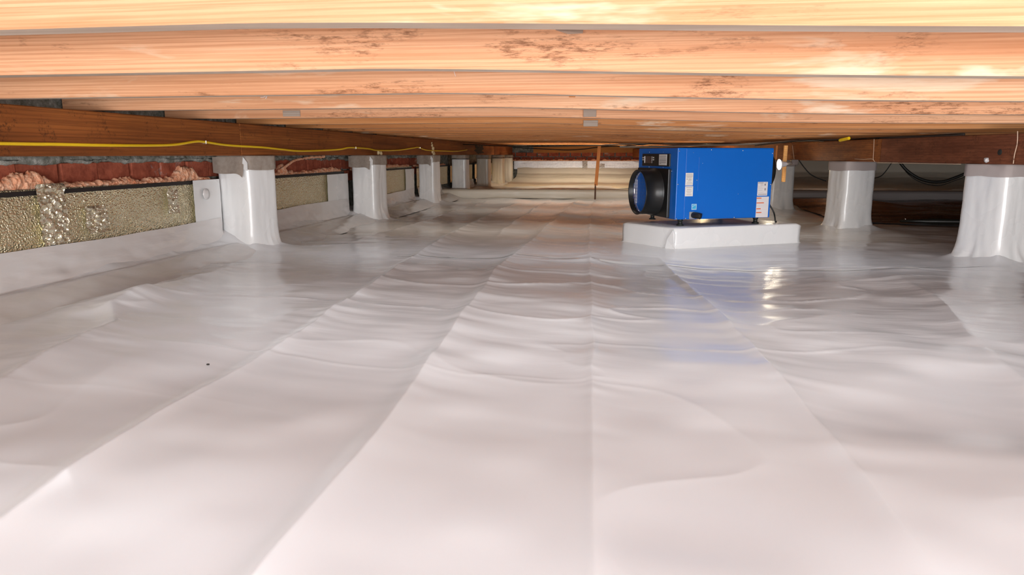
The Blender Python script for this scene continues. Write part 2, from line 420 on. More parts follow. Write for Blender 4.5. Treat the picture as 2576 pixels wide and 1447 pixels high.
for row in range(2):
    zc = .471 - row*.102; yy = 1.45 + row*.11
    while yy < 9.0:
        o = bpy.data.objects.new('brick', BM[k % 4]); COL.objects.link(o); o.parent = wl
        o.location = (WLX+.002+random.uniform(-.005, .006), yy, zc+random.uniform(-.003, .003)); o.rotation_euler = (random.uniform(-.01, .01), 0, random.uniform(-.02, .02))
        yy += .221+random.uniform(-.004, .006); k += 1
# squeezed mortar below the girder
bm = B()
def f(u, v):
    yy = 1.2+7.6*u; a = v*math.pi*2
    r = .013*(1+.6*fb(yy*9, v*2, 3))+.003
    sag = .018*max(0, fb(yy*5.2, 7.7))**1.2
    return Vector((WLX+.026+r*math.cos(a)*.8, yy, .530-sag*(math.sin(a) < 0)+r*math.sin(a)*1.1))
sheet(bm, 900, 12, f)
mo = link('mortar_squeeze', bm, M_MORTAR, wl, True); mo['kind'] = 'stuff'

wb = link('wall_back', rough_slab(WBY, -2.45, 8.3, 0, .98, 240, 24, .006, -1, 'x'), M_MORTAR)
tag(wb, 'far brick wall of the crawl space behind foil boards', kind='structure')
BB = []
for s in range(3):
    bm = B(); box(bm, -.1, .1, -.03, .03, -.038, .038, .004); me = bpy.data.meshes.new('brick'); bm.to_mesh(me); bm.free(); me.materials.append(M_BRICK); BB.append(me)
k = 0
for row in range(2):
    xx_ = -2.2 + row*.11
    while xx_ < 4.4:
        o = bpy.data.objects.new('brick', BB[k % 3]); COL.objects.link(o); o.parent = wb
        o.location = (xx_, WBY-.012+random.uniform(-.006, .006), .458+row*.092); xx_ += .222; k += 1
bm = B(); box(bm, 8.2, 8.3, -5.3, 14.5, 0, .98); tag(link('wall_right', bm, M_WRAP), 'far right foundation wall under white sheet', kind='structure')
bm = B(); box(bm, -2.45, 8.3, -5.3, -5.2, 0, .98); tag(link('wall_rear', bm, M_WRAP), 'foundation wall behind the viewer under white sheet', kind='structure')

# rim beam on the back wall
bm = B(); box(bm, -1.6, 6.5, WBY-.16, WBY-.04, .585, .715, .004)
tag(link('rim_beam', bm, M_RIM), 'orange brown rim beam along the top of the far wall', 'beam')

# ------------------------------------------------------------------ joists
def joist_mesh(x0=-2.30, x1=8.1, n=130, T=.05, H=.235):
    bm = B(); prev = None
    for i in range(n+1):
        x = x0+(x1-x0)*i/n; z = joist_drop(x)
        e = .003
        ring = [(0, z+e), (e, z), (T-e, z), (T, z+e), (T, z+H), (0, z+H)]
        vs = [bm.verts.new((x, a, b)) for a, b in ring]
        if prev:
            for k in range(6):
                f = bm.faces.new((prev[k], prev[(k+1) % 6], vs[(k+1) % 6], vs[k]))
                f.material_index = 1 if k == 1 else 0
        else: bm.faces.new(vs)
        prev = vs
    bm.faces.new(prev)
    bmesh.ops.recalc_face_normals(bm, faces=bm.faces)
    me = bpy.data.meshes.new('floor_joist'); bm.to_mesh(me); bm.free(); me.materials.append(M_JOIST); me.materials.append(M_JOISTB); return me
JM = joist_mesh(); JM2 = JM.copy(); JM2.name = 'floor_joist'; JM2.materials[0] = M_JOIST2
JY = [.955, 1.485, 2.085, 2.715, 3.40, 4.10, 4.76]
while JY[-1] < 13.5: JY.append(JY[-1]+.645)
JY = [-4.1, -3.45, -2.8, -2.15, -1.5, -.85, -.22, .36] + JY
ORD = ['nearest', 'second', 'third', 'fourth', 'fifth', 'sixth', 'seventh', 'eighth', 'ninth', 'tenth', 'eleventh', 'twelfth', 'thirteenth', 'fourteenth', 'fifteenth', 'sixteenth', 'seventeenth', 'eighteenth', 'nineteenth', 'twentieth', 'twenty-first', 'twenty-second']
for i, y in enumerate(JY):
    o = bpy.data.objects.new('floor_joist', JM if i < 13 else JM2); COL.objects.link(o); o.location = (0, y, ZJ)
    n = i-8
    if n < 0: lab = 'fir floor joist overhead outside the picture, %s one before the nearest visible joist' % ORD[-n].replace('second', 'first').replace('third', 'second').replace('fourth', 'third').replace('fifth', 'fourth').replace('sixth', 'fifth').replace('seventh', 'sixth').replace('eighth', 'seventh').replace('ninth', 'eighth')
    elif n == 0: lab = 'pale overlit floor joist filling the top edge of the picture'
    elif n == 1: lab = 'wide fir floor joist with dark flecks, second one from the viewer'
    elif n == 2: lab = 'orange fir floor joist with white scuffs, third one from the viewer'
    elif n == 3: lab = 'orange fir floor joist with pale dusty patches, fourth from the viewer'
    elif n < len(ORD): lab = 'orange brown fir floor joist, %s one counting away from the viewer' % ORD[n]
    tag(o, lab, 'joist', 'fir joists spanning the ceiling')

# wood chips, stubs and notches on the joists
def joist_face_pt(px, py, n): return on_y(px, py, JY[8+n])
def chip(name, px0, px1, py0, py1, n, mt, label, cat, dep=.012, pts=None):
    Y = JY[8+n]
    a = on_y(px0, py0, Y-.001); b = on_y(px1, py1, Y-.001)
    bm = B()
    if pts:
        f0 = [bm.verts.new(on_y(px, py, Y-dep*(.2 if i % 2 else 1))) for i, (px, py) in enumerate(pts)]
        f1 = [bm.verts.new(on_y(px, py, Y+.004)) for px, py in pts]
        bm.faces.new(f0); bm.faces.new(f1)
        for i in range(len(pts)): bm.faces.new((f0[i], f0[(i+1) % len(pts)], f1[(i+1) % len(pts)], f1[i]))
    else: box(bm, a.x, b.x, Y-dep, Y+.004, b.z, a.z, .001)
    return tag(link(name, bm, mt), label, cat)
chip('wood_chip', 0, 0, 0, 0, 1, M_SHIM, 'greyish split wood chip on the second joist near top centre', 'chip', .010, [(1385, 56), (1470, 56), (1466, 84), (1430, 86), (1398, 76)])
chip('wood_shim', 1468, 1500, 276, 294, 4, M_SHIM, 'small grey wooden stub under the fifth joist near centre', 'shim')
chip('wood_shim', 1468, 1504, 303, 318, 5, M_SHIM, 'grey split wooden stub just below the square stub near centre', 'shim')
chip('wood_shim', 712, 756, 278, 293, 4, M_SHIM, 'pale dusty wooden stub on a joist at left of centre', 'shim', .006)
chip('bark_scrap', 1432, 1447, 234, 245, 3, M_STAKE, 'small dark red bark scrap on the fourth joist', 'scrap', .006)

# ------------------------------------------------------------------ girders
def beam(name, p0, p1, width, z0, z1, mt, side=-1):
    """face runs p0->p1; body extends to side"""
    p0 = Vector((*p0, 0)); p1 = Vector((*p1, 0)); d = (p1-p0); L = d.length; d.normalize(); nrm = Vector((d.y, -d.x, 0))*side
    bm = B(); n = max(2, int(L/.12))
    rings = []
    for i in range(n+1):
        c = p0+d*(L*i/n); wob = .003*fb(c.y*1.3, c.x, 4)
        c = c+nrm*wob
        rings.append([bm.verts.new(v) for v in (c+Vector((0, 0, z0+.004)), c+nrm*.004+Vector((0, 0, z0)), c+nrm*width+Vector((0, 0, z0)), c+nrm*width+Vector((0, 0, z1)), c+nrm*.004+Vector((0, 0, z1)), c+Vector((0, 0, z1-.004)))])
    for i in range(n):
        for k in range(6): bm.faces.new((rings[i][k], rings[i][(k+1) % 6], rings[i+1][(k+1) % 6], rings[i+1][k]))
    bm.faces.new(rings[0]); bm.faces.new(rings[-1])
    return link(name, bm, mt)
gl = 'dark stained girder lengths on the left piers'
cuts = [-5.1, 3.66, 5.82, 7.85, 9.6, 12.0, 14.2]
labs = ['dark brown girder length at far left under the joists', 'brown girder length between the two nearest left piers', 'brown girder length from second to third left pier', 'brown girder length from third to fourth left pier', 'small far brown girder length beyond the fourth left pier', 'farthest left girder length meeting the back wall']
for i in range(6):
    g = beam('girder', (GL+(.004 if i % 2 else 0), cuts[i]+.004), (GL+(.004 if i % 2 else 0), cuts[i+1]-.003), .14, .5435, .718, M_GIRD)
    tag(g, labs[i], 'girder', gl)
RA, RB = Vector((1.96, 3.8)), Vector((1.68, 5.6)); RD = (RB-RA).normalized()
def rg(y): t = (y-RA.y)/RD.y; return (RA.x+RD.x*t, y)
rc = [-5.1, 5.05, 7.25, 10.2, 14.1]; rlab = ['dark reddish girder length at right edge over the nearest right pier', 'brown girder length over the middle right pier', 'far brown right girder length behind the dehumidifier', 'farthest right girder length near the back wall']
for i in range(4):
    tag(beam('girder', rg(rc[i]+.003), rg(rc[i+1]-.003), .14, .500, .652, M_GIRDR if i == 0 else M_GIRD, 1), rlab[i], 'girder', 'dark girder lengths on the right piers')

# ------------------------------------------------------------------ piers wrapped in white sheet
def wrap_mesh(s, H, seed, z0=-.01, flare=.035, mt=None):
    bm = B(); n = 64; nz = 40; rings = []
    for j in range(nz+1):
        t = (j/nz)**1.35; z = z0+(H-z0)*t; ring = []
        for k in range(n):
            a = 2*math.pi*k/n; c, sn = math.cos(a), math.sin(a)
            m_ = (abs(c)**9+abs(sn)**9)**(-1/9)
            px, py = c*m_*s/2, sn*m_*s/2
            d = flare*math.exp(-z/.045)*(1+.9*N3(c*2+seed, sn*2, 3))
            d += .0035*N3(c*5+seed, sn*5, z*3) + .002*fb(c*9+seed, sn*9, z*9) + .003*math.exp(-z/.12)*fb(c*12+seed, sn*12, z*25)
            ring.append(bm.verts.new((px+c*d, py+sn*d, z)))
        rings.append(ring)
    for j in range(nz):
        for k in range(n): bm.faces.new((rings[j][k], rings[j][(k+1) % n], rings[j+1][(k+1) % n], rings[j+1][k]))
    bm.faces.new(rings[-1])
    return bm
def band_mesh(s, z0, z1, seed, dz=.01):
    bm = B(); n = 48; nz = 5; rings = []
    for j in range(nz+1):
        ring = []
        for k in range(n):
            a = 2*math.pi*k/n; c, sn = math.cos(a), math.sin(a); m_ = (abs(c)**14+abs(sn)**14)**(-1/14)
            zb = z0+dz*N3(c*1.4+seed, sn*1.4, 0)*(1 if abs(c) > .7 or abs(sn) > .7 else .5)
            z = zb+(z1-zb)*j/nz; o = .004+.002*N3(c*4+seed, sn*4, z*20)
            ring.append(bm.verts.new((c*m_*s/2+c*o, sn*m_*s/2+sn*o, z)))
        rings.append(ring)
    for j in range(nz):
        for k in range(n): bm.faces.new((rings[j][k], rings[j][(k+1) % n], rings[j+1][(k+1) % n], rings[j+1][k]))
    bm.faces.new(rings[-1]); return bm
pl_lab = ['large white wrapped pier nearest on the left with torn tan paper top', 'second white wrapped pier on the left', 'third left white pier, beside the end of the cream curb', 'fourth left wrapped pier, first one beyond the cream curb', 'fifth left wrapped pier beyond the curb', 'small sixth left wrapped pier in front of the back wall corner', 'farthest tiny left pier against the back wall']
pr_lab = ['big white wrapped pier cut by the right edge of the picture', 'middle right white wrapped pier with pinkish grey cap', 'dim tan wrapped pier behind the dehumidifier and work lamp', 'far right pier hidden in the shade behind the dehumidifier']
for side, P, labs_, H, zb in (('L', PL, pl_lab, .5425, .466), ('R', PR, pr_lab, .4995, .435)):
    for i, p in enumerate(P):
        cx, cy = pier_center(p, side); s = p[2]
        t = empty('wrapped_pier', (cx, cy, 0), R(p[3]))
        tag(t, labs_[i], 'pier', 'white wrapped piers on the %s' % ('left' if side == 'L' else 'right'))
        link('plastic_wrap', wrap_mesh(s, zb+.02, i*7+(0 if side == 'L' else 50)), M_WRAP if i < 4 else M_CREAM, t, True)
        link('paper_band' if side == 'L' else 'block_cap', band_mesh(s, zb + (.0 if i < 3 else .03), H, i*3), M_TAN if side == 'L' else M_TANR, t, True)
        if side == 'L' and i < 3:
            # torn flap curling off the front face
            bm = B(); h2 = s/2
            def f(u, v):
                x = -h2-.012+(h2+.012+h2-.02)*u
                drop = .090+.030*u**9+.006*math.sin(u*4)
                return Vector((x, -h2-.010-.020*v*v*u-.004*math.sin(u*9), .541-.004-drop*v-.0))
            sheet(bm, 14, 6, f); fl = link('torn_flap', bm, M_TAN, t, True)
            # bright plastic corner fold
            bm = B(); v0 = [(h2-.035, -h2-.014, .47), (h2-.02, -h2-.016, .535), (h2+.004, -h2-.014, .505), (h2+.002, -h2-.013, .46)]
            vs = [bm.verts.new(v) for v in v0]; vs2 = [bm.verts.new((a, b+.004, c)) for a, b, c in v0]
            bm.faces.new(vs); bm.faces.new(vs2)
            for q_ in range(4): bm.faces.new((vs[q_], vs[(q_+1) % 4], vs2[(q_+1) % 4], vs2[q_]))
            link('corner_fold', bm, M_WRAP, t)

# ------------------------------------------------------------------ left wall dressing, bay by bay
XB = -2.275
bays = [(-4.9, 2.52), (2.535, 3.72), (3.93, 5.68), (5.9, 7.70), (7.9, 9.42), (9.6, 11.15), (11.35, 14.1)]
bl = ['gold foil insulation board at the far left edge of the picture', 'gold foil insulation board just left of the nearest left pier', 'gold foil insulation board between first and second left piers', 'gold foil insulation board between second and third left piers', 'dim foil insulation board past the third left pier', 'dim foil board past the fourth left pier', 'farthest foil board of the left wall']
for i, (y0, y1) in enumerate(bays):
    t = empty('foil_board', (XB, y0, .16)); tag(t, bl[i], 'insulation board', 'foil boards along the left wall')
    bm = B()
    L = y1-y0
    top = lambda yy: .412+.006*math.sin(yy*1.1)
    sheet(bm, max(4, int(L*30)), 14, lambda u, v: Vector((.022+.004*fb((y0+L*u)*2.2, v*1.5, 2), L*u, (top(y0+L*u)-.16)*v)))
    link('foil_facing', bm, M_FOIL, t, True)
    bm = B(); sheet(bm, max(4, int(L*10)), 1, lambda u, v: Vector((.024-.050*v, L*u, top(y0+L*u)-.16+.0+.004*v)))
    box(bm, .0175, .0265, 0, L, .232, .250)
    link('black_edge', bm, M_BLACKSTRIP, t)
# dented foil joint tape
def crumple(y0, y1, z0, z1, seed, amp, mt, name, label, x=XB+.030):
    bm = B(); sheet(bm, 26, 44, lambda u, v: Vector((x+amp*(.5+fb((y0+(y1-y0)*u)*30+seed, (z0+(z1-z0)*v)*30, 1)), y0+(y1-y0)*u+.006*N3(v*6, seed), z0+(z1-z0)*v)))
    return tag(link(name, bm, mt, None, False), label, 'tape')
crumple(2.46, 2.60, .19, .435, 1, .012, M_TAPE, 'foil_tape', 'crumpled foil tape strip covering the joint between the two left foil boards')
crumple(2.70, 2.83, .21, .33, 5, .014, M_TAPE, 'foil_tape', 'wrinkled foil tape patch with a raised lump, right of the joint tape')
crumple(3.27, 3.36, .25, .38, 9, .010, M_TAPE, 'foil_tape', 'small bent foil tape scrap near the first left pier')
bm = B(); lathe(bm, [(.001, .010), (.012, .010), (.018, .006), (.030, .004), (.031, 0)], Matrix.Translation((XB+.045, 3.60, .335)) @ Matrix.Rotation(R(90), 4, 'Y'), 24)
tag(link('washer', bm, M_SKIRT, None, True), 'round plastic fastener washer on the white flap left of the nearest pier', 'washer')

# pink fibre packed along the tops of the boards
def fibre(y0, y1, lumps, seed, label, th=.020):
    bm = B()
    def f(u, v):
        yy = y0+(y1-y0)*u; a = v*2*math.pi
        h = th*(1.15+.7*fb(yy*11, seed, 1)+.3*fb(yy*30, seed, 4))
        for c, w_, hh in lumps: h += hh*math.exp(-((yy-c)/w_)**4)
        h = max(h, .007)
        n_ = 1+.30*fb(yy*38, math.cos(a)*2+seed, math.sin(a)*2)+.18*N3(yy*130, math.cos(a)*5, math.sin(a)*5)
        end = min(1, u*30, (1-u)*30)**.5
        return Vector((XB-.012+(.026*math.cos(a))*n_*end, yy, .408+.006*math.sin(yy*1.1)+h*.5+h*.62*math.sin(a)*n_*end))
    sheet(bm, int((y1-y0)*260), 20, f)
    o = link('pink_fibre', bm, M_FOAM, None, True)
    return tag(o, label, 'insulation')
fibre(1.6, 3.74, [(2.46, .10, .040), (2.30, .05, .016), (2.16, .07, .010), (3.50, .09, .048), (3.0, .06, .006)], 1, 'ragged pink insulation packed above the foil boards at far left')
fibre(3.93, 5.70, [(4.62, .05, .05), (4.45, .1, .01), (5.4, .2, .014)], 5, 'ragged pink insulation strip between first and second left piers', .017)
fibre(5.92, 7.7, [(7.0, .3, .01)], 9, 'thin pink insulation strip between second and third left piers', .016)
fibre(7.9, 9.4, [], 13, 'thin pink insulation strip past the third left pier', .016)
# dangling fibre in bay two
bm = B(); tube(bm, smooth_pts([(XB+.02, 4.52, .44), (XB+.035, 4.62, .475), (XB+.04, 4.74, .51), (XB+.04, 5.0, .528), (XB+.04, 5.25, .532)], 10), .008, 8)
for v in bm.verts: v.co += Vector((.004, .008, .008))*fb(v.co.y*40, v.co.z*40, 2)
tag(link('pink_fibre', bm, M_FOAM), 'stray pink fibre strand hanging under the girder between two left piers', 'insulation')

# white skirt sheet climbing the wall foot, and flaps on the boards beside each pier
sk = ['white plastic skirt at the foot of the left wall, nearest stretch', 'white plastic skirt between first and second left piers', 'white plastic skirt between second and third left piers', 'white plastic skirt past the third left pier', 'dim plastic skirt past the fourth left pier', 'dim plastic skirt past the fifth left pier', 'dim plastic skirt in the far left corner']
for i, (y0, y1) in enumerate([(-4.9, 3.74), (3.93, 5.70), (5.88, 7.72), (7.88, 8.98), (9.62, 11.15), (11.35, 12.55), (12.75, 13.62)]):
    bm = B(); L = y1-y0
    def f(u, v):
        yy = y0+L*u
        top = .195+.012*math.sin(yy*1.6)+(-.02 if i else .0)+.006*N3(yy*3, 2)
        prof = [(-2.238, top), (-2.232, top*.72), (-2.222, top*.46), (-2.195, top*.24), (-2.12, .055), (-2.02, .020), (-1.93, -.012)]
        t = v*(len(prof)-1); a = int(min(t, len(prof)-2)); b = t-a
        x = prof[a][0]*(1-b)+prof[a+1][0]*b; z = prof[a][1]*(1-b)+prof[a+1][1]*b
        d = .006*fb(yy*3.2, v*3, 6+i)+.004*fb(yy*9, v*9, 3)
        if v > .5: z = max(z, fz_c(yy)+.002) if v < .93 else z
        return Vector((x+d*(.3+.7*min(1, v*4)), yy, z+d*.6*min(1, v*3)))
    fz_c = lambda yy: 0
    sheet(bm, max(20, int(L*45)), 26, f)
    tag(link('wall_skirt', bm, M_SKIRT, None, True), sk[i], 'plastic sheet', 'white skirts along the left wall')
for i, (ya, yb, lab) in enumerate([(3.50, 3.76, 'white plastic flap on the foil board left of the nearest pier'), (5.30, 5.74, 'white plastic flap left of the second left pier'), (7.42, 7.76, 'white plastic flap left of the third left pier')]):
    bm = B(); sheet(bm, 16, 24, lambda u, v: Vector((XB+.034+.003*fb((ya+(yb-ya)*u)*6, v*3, 5), ya+(yb-ya)*u, .06+(.352 - (.02 if i else 0))*v)))
    tag(link('wall_flap', bm, M_WRAP, None, True), lab, 'plastic sheet', 'white flaps beside the left piers')

# ------------------------------------------------------------------ back wall dressing
for i, (x0, x1, lab) in enumerate([(-2.0, -.55, 'silver foil board on the far wall at its left end'), (-.545, 1.9, 'silver foil board on the far wall behind the orange stake')]):
    bm = B(); sheet(bm, 50, 10, lambda u, v: Vector((x0+(x1-x0)*u, WBY-.085-.004*fb((x0+(x1-x0)*u)*2, v*2, 1), .26+.160*v)))
    sheet(bm, 50, 1, lambda u, v: Vector((x0+(x1-x0)*u, WBY-.085+.05*v, .42)))
    tag(link('foil_board', bm, M_FOILS), lab, 'insulation board', 'foil boards on the far wall')
bm = B(); sheet(bm, 20, 24, lambda u, v: Vector((-.62+.10*u, WBY-.10-.02*fb(u*5, v*9, 2), .24+.19*v)))
tag(link('foil_tape', bm, M_FOILS), 'shiny crumpled foil tape over the far wall board joint', 'tape')
bm = B(); sheet(bm, 12, 10, lambda u, v: Vector((-.29+.11*u, WBY-.10-.02*abs(fb(u*5, v*6, 7)), .29+.08*v)))
tag(link('foil_tape', bm, M_FOILS), 'small bright foil scrap right of the joint tape on the far wall', 'tape')
bm = B()
def f(u, v):
    xx_ = -2.1+4.9*u; a = v*2*math.pi; h = .012*(1+.9*fb(xx_*9, 3)+.5*fb(xx_*30, 1)); h = max(h, .004)
    return Vector((xx_, WBY-.085+.02*math.cos(a), .425+h*(1+math.sin(a))))
sheet(bm, 420, 10, f)
tag(link('pink_fibre', bm, M_FOAM, None, True), 'thin orange insulation line above the silver boards on the far wall', 'insulation')
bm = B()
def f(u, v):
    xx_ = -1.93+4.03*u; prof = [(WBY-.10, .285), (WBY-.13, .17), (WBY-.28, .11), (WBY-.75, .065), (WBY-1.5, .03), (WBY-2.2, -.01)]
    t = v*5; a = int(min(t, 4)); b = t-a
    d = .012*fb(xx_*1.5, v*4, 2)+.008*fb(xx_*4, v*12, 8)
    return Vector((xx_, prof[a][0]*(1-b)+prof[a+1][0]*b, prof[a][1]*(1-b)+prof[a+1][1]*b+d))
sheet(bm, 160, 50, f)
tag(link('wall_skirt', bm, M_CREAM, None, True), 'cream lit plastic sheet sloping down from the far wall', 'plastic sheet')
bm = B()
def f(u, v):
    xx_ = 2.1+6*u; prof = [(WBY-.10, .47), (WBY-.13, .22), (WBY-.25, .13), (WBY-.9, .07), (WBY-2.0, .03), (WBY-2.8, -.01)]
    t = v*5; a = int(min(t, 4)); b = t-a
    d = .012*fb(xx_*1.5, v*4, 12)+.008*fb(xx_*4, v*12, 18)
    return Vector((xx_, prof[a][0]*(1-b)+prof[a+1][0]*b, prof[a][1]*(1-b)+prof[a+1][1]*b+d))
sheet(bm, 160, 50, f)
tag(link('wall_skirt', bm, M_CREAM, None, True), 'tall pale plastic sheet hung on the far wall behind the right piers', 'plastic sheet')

# curb across the floor
def curb(x0, x1, mt, label, hh=.105, y=9.03):
    bm = B()
    prof = [(0.0, -.01), (-.004, .012), (-.006, .05), (-.004, .080), (.012, .098), (.05, hh), (.13, hh), (.17, .09), (.18, -.01)]
    def f(u, v):
        xx_ = x0+(x1-x0)*u; t = v*(len(prof)-1); a = int(min(t, len(prof)-2)); b = t-a
        return Vector((xx_, y+.045*(xx_+.9)+prof[a][0]*(1-b)+prof[a+1][0]*b+.004*fb(xx_*3, v*2, 1), prof[a][1]*(1-b)+prof[a+1][1]*b+.003*fb(xx_*2, v*2, 5)))
    sheet(bm, int((x1-x0)*30), 32, f)
    return tag(link('wrapped_curb', bm, mt, None, True), label, 'curb')
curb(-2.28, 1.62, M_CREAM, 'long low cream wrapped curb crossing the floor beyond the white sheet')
curb(1.64, 8.1, mat('shaded_curb', (.24, .21, .205), .5), 'low curb continuing behind the right piers, its shade put into the grey', .11)  # right stretch of the curb, with its shade put into the colour

# dark brown sheet laid over the floor past the right piers
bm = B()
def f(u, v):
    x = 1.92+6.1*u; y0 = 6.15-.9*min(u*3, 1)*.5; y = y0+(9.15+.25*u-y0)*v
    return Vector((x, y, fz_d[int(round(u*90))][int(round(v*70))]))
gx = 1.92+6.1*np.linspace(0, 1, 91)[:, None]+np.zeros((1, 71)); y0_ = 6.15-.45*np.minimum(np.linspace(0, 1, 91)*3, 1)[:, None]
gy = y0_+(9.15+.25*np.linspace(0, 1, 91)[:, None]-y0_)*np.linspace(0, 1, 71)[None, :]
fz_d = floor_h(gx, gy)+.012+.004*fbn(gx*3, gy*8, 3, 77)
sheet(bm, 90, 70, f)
tag(link('dark_floor_sheet', bm, M_DARKSHEET, None, True), 'dark brown sheet over the floor beyond the right piers', 'plastic sheet')
# black bar lying there
bm = B(); a = Vector((2.27, 5.93, .03)); b = Vector((2.80, 5.86, .035))
tube(bm, [a, a+(b-a)*.3, a+(b-a)*.42, a+(b-a)*.6, b, b+(b-a)*.5], .02, 10, True, [.010, .018, .024, .022, .018, .018])
tag(link('black_tool', bm, M_CABLE, None, True), 'black tapered bar lying on the floor between the right piers', 'tool')
bm = B(); a = Vector((2.30, 5.908, .046)); bmesh.ops.create_icosphere(bm, subdivisions=2, radius=.006, matrix=Matrix.Translation(a))
# (rivet on the bar)
rv = link('rivet', bm, M_STEEL, None, True); rv.parent = bpy.data.objects['black_tool']

# ------------------------------------------------------------------ pad
PA, PBv, PD = Vector((.355, 4.15, 0)), Vector((1.18, 4.57, 0)), Vector((.055, 4.50, 0))
PC = PD+(PBv-PA); ZP = .125
bm = B(); cor = [PA, PBv, PC, PD]; loop = []
n_side = [40, 20, 40, 20]
for s_ in range(4):
    p, q_ = cor[s_], cor[(s_+1) % 4]; pr_, nx_ = cor[s_-1], cor[(s_+2) % 4]
    for i in range(n_side[s_]):
        t = i/n_side[s_]; pt = p.lerp(q_, t)
        loop.append((pt, min(t, 1-t)*(q_-p).length, s_))
cen = (PA+PC)/2; rings = []
levels = [(-.035, 1.10), (-.012, 1.05), (.0, 1.012), (.008, 1.0), (.03, .996), (.06, .995), (.09, .996), (.112, .998), (.121, .992), (ZP, .978), (ZP+.001, .93), (ZP, .6), (ZP-.001, .2)]
for li, (z, sc) in enumerate(levels):
    ring = []
    for pt, dcor, s_ in loop:
        v = cen+(pt-cen)*sc
        bul = .012*math.exp(-dcor/.04)*(1 if s_ in (0, 3) else .5)
        out = (pt-cen).normalized()
        if 0 < z < ZP: v = v+out*(-bul*1.0+.004*fb(pt.x*6, pt.y*6, z*9))
        zz = z-(.010*math.exp(-dcor/.05) if li in (8, 9) else 0)
        ring.append(bm.verts.new((v.x, v.y, zz)))
    rings.append(ring)
nl = len(loop)
for j in range(len(rings)-1):
    for k in range(nl): bm.faces.new((rings[j][k], rings[j][(k+1) % nl], rings[j+1][(k+1) % nl], rings[j+1][k]))
bm.faces.new(rings[-1])
padt = empty('equipment_pad', (PA.x, PA.y, 0)); tag(padt, 'low white plastic wrapped pad under the blue dehumidifier', 'pad')
po = link('pad_body', bm, M_WRAP, None, True); po.parent = padt; po.location = -padt.location
# folded corner gusset
bm = B(); a = Vector((PA.x, PA.y, 0)); dv = (PD-PA).normalized(); du = (PBv-PA).normalized()
pts = [a+dv*.06+Vector((0, 0, .004)), a+dv*.045+Vector((0, 0, .06)), a+dv*.0+Vector((0, 0, .118)), a+du*.012+Vector((0, 0, .09)), a+du*.012+Vector((0, 0, .004))]
off = Vector((-.003, -.012, 0)); v0 = [bm.verts.new(p+off*(1.2 if i in (2, 3) else 1)) for i, p in enumerate(pts)]; v1 = [bm.verts.new(p+Vector((.004, .012, 0))) for p in pts]
bm.faces.new(v0)
for i in range(5): bm.faces.new((v0[i], v0[(i+1) % 5], v1[(i+1) % 5], v1[i]))
o = link('corner_fold', bm, M_WRAP); o.parent = padt; o.location = -padt.location

# ------------------------------------------------------------------ dehumidifier
DP = Vector((.372, 4.275, .165)); DA = R(22); DU = Vector((math.cos(DA), math.sin(DA), 0)); DV = Vector((-math.sin(DA), math.cos(DA), 0))
DL, DD, DH = .640, .555, .424
ZP += .0016
dh = empty('dehumidifier', (DP.x, DP.y, ZP), DA); tag(dh, 'blue steel crawl space dehumidifier standing on the white pad', 'dehumidifier')
Z0 = DP.z-ZP
def fr(px, py):                 # front (long) face: local x, z
    p = on_plane(px, py, DP, DV)-DP; return p.dot(DU), p.z+Z0
def lf_(px, py):                # left (short) face: local y, z
    p = on_plane(px, py, DP, DU)-DP; return p.dot(DV), p.z+Z0
bm = B(); box(bm, 0, DL, 0, DD, Z0, Z0+DH, .004); body = link('cabinet', bm, M_BLUE, dh)
bm = B(); box(bm, .055, DL-.002, -.0035, .002, Z0+.004, Z0+DH-.006, .0015); link('side_panel', bm, M_BLUE, dh)
xg, _ = fr(1757, 430); z1_, z2_ = fr(1757, 480)[1], fr(1757, 398)[1]
bm = B(); box(bm, xg-.0015, xg+.0015, -.006, -.002, z1_, z2_, .0006); link('panel_rib', bm, M_BLUE, dh)
# duct side
yb, zb_ = lf_(1690, 425)
bm = B(); box(bm, -.018, .002, .075, DD-.03, Z0+.004, zb_, .004); link('duct_plate', bm, M_BLACK, dh)
dc = Vector((-.0, .27, Z0+.152)); RR = .138
Mx = Matrix.Translation((-.018, dc.y, dc.z)) @ Matrix.Rotation(R(-90), 4, 'Y')
bm = B(); lathe(bm, [(RR+.012, 0), (RR+.010, .006), (RR, .014), (RR, .108), (RR+.003, .112), (RR-.001, .114), (RR-.005, .112), (RR-.005, .0)], Mx, 56)
col = link('duct_collar', bm, M_BLACK, dh, True)
bm = B(); lathe(bm, [(RR-.006, .068), (RR-.006, .082), (RR-.013, .082), (RR-.013, .068)], Mx, 48); link('inner_ring', bm, M_STEEL, col, True)
bm = B(); bmesh.ops.create_circle(bm, cap_ends=True, segments=48, radius=RR-.006, matrix=Mx @ Matrix.Translation((0, 0, .072))); link('inner_wall', bm, M_BLUE, col)
bm = B(); box(bm, -.098, -.0915, dc.y+.082, dc.y+.110, dc.z-.075, dc.z+.075); link('filter_edge', bm, M_WHITEP, col)
bm = B()
for i in range(-6, 7):
    w_ = math.sqrt(max((RR-.008)**2-(i*.02)**2, 0))
    tube(bm, [(-.101, dc.y-w_, dc.z+i*.02), (-.101, dc.y+w_, dc.z+i*.02)], .0009, 5)
    tube(bm, [(-.103, dc.y+i*.02, dc.z-w_), (-.103, dc.y+i*.02, dc.z+w_)], .0009, 5)
g_ = link('wire_guard', bm, mat('blue_wire', (.05, .16, .5), .4, .5), col)
bm = B(); Mr = Matrix.Translation((DL, .150, Z0+.285)) @ Matrix.Rotation(R(90), 4, 'Y')
lathe(bm, [(.134, 0), (.132, .02), (.128, .040), (.122, .040), (.122, 0)], Mr, 40); link('duct_collar', bm, M_BLACK, dh, True)
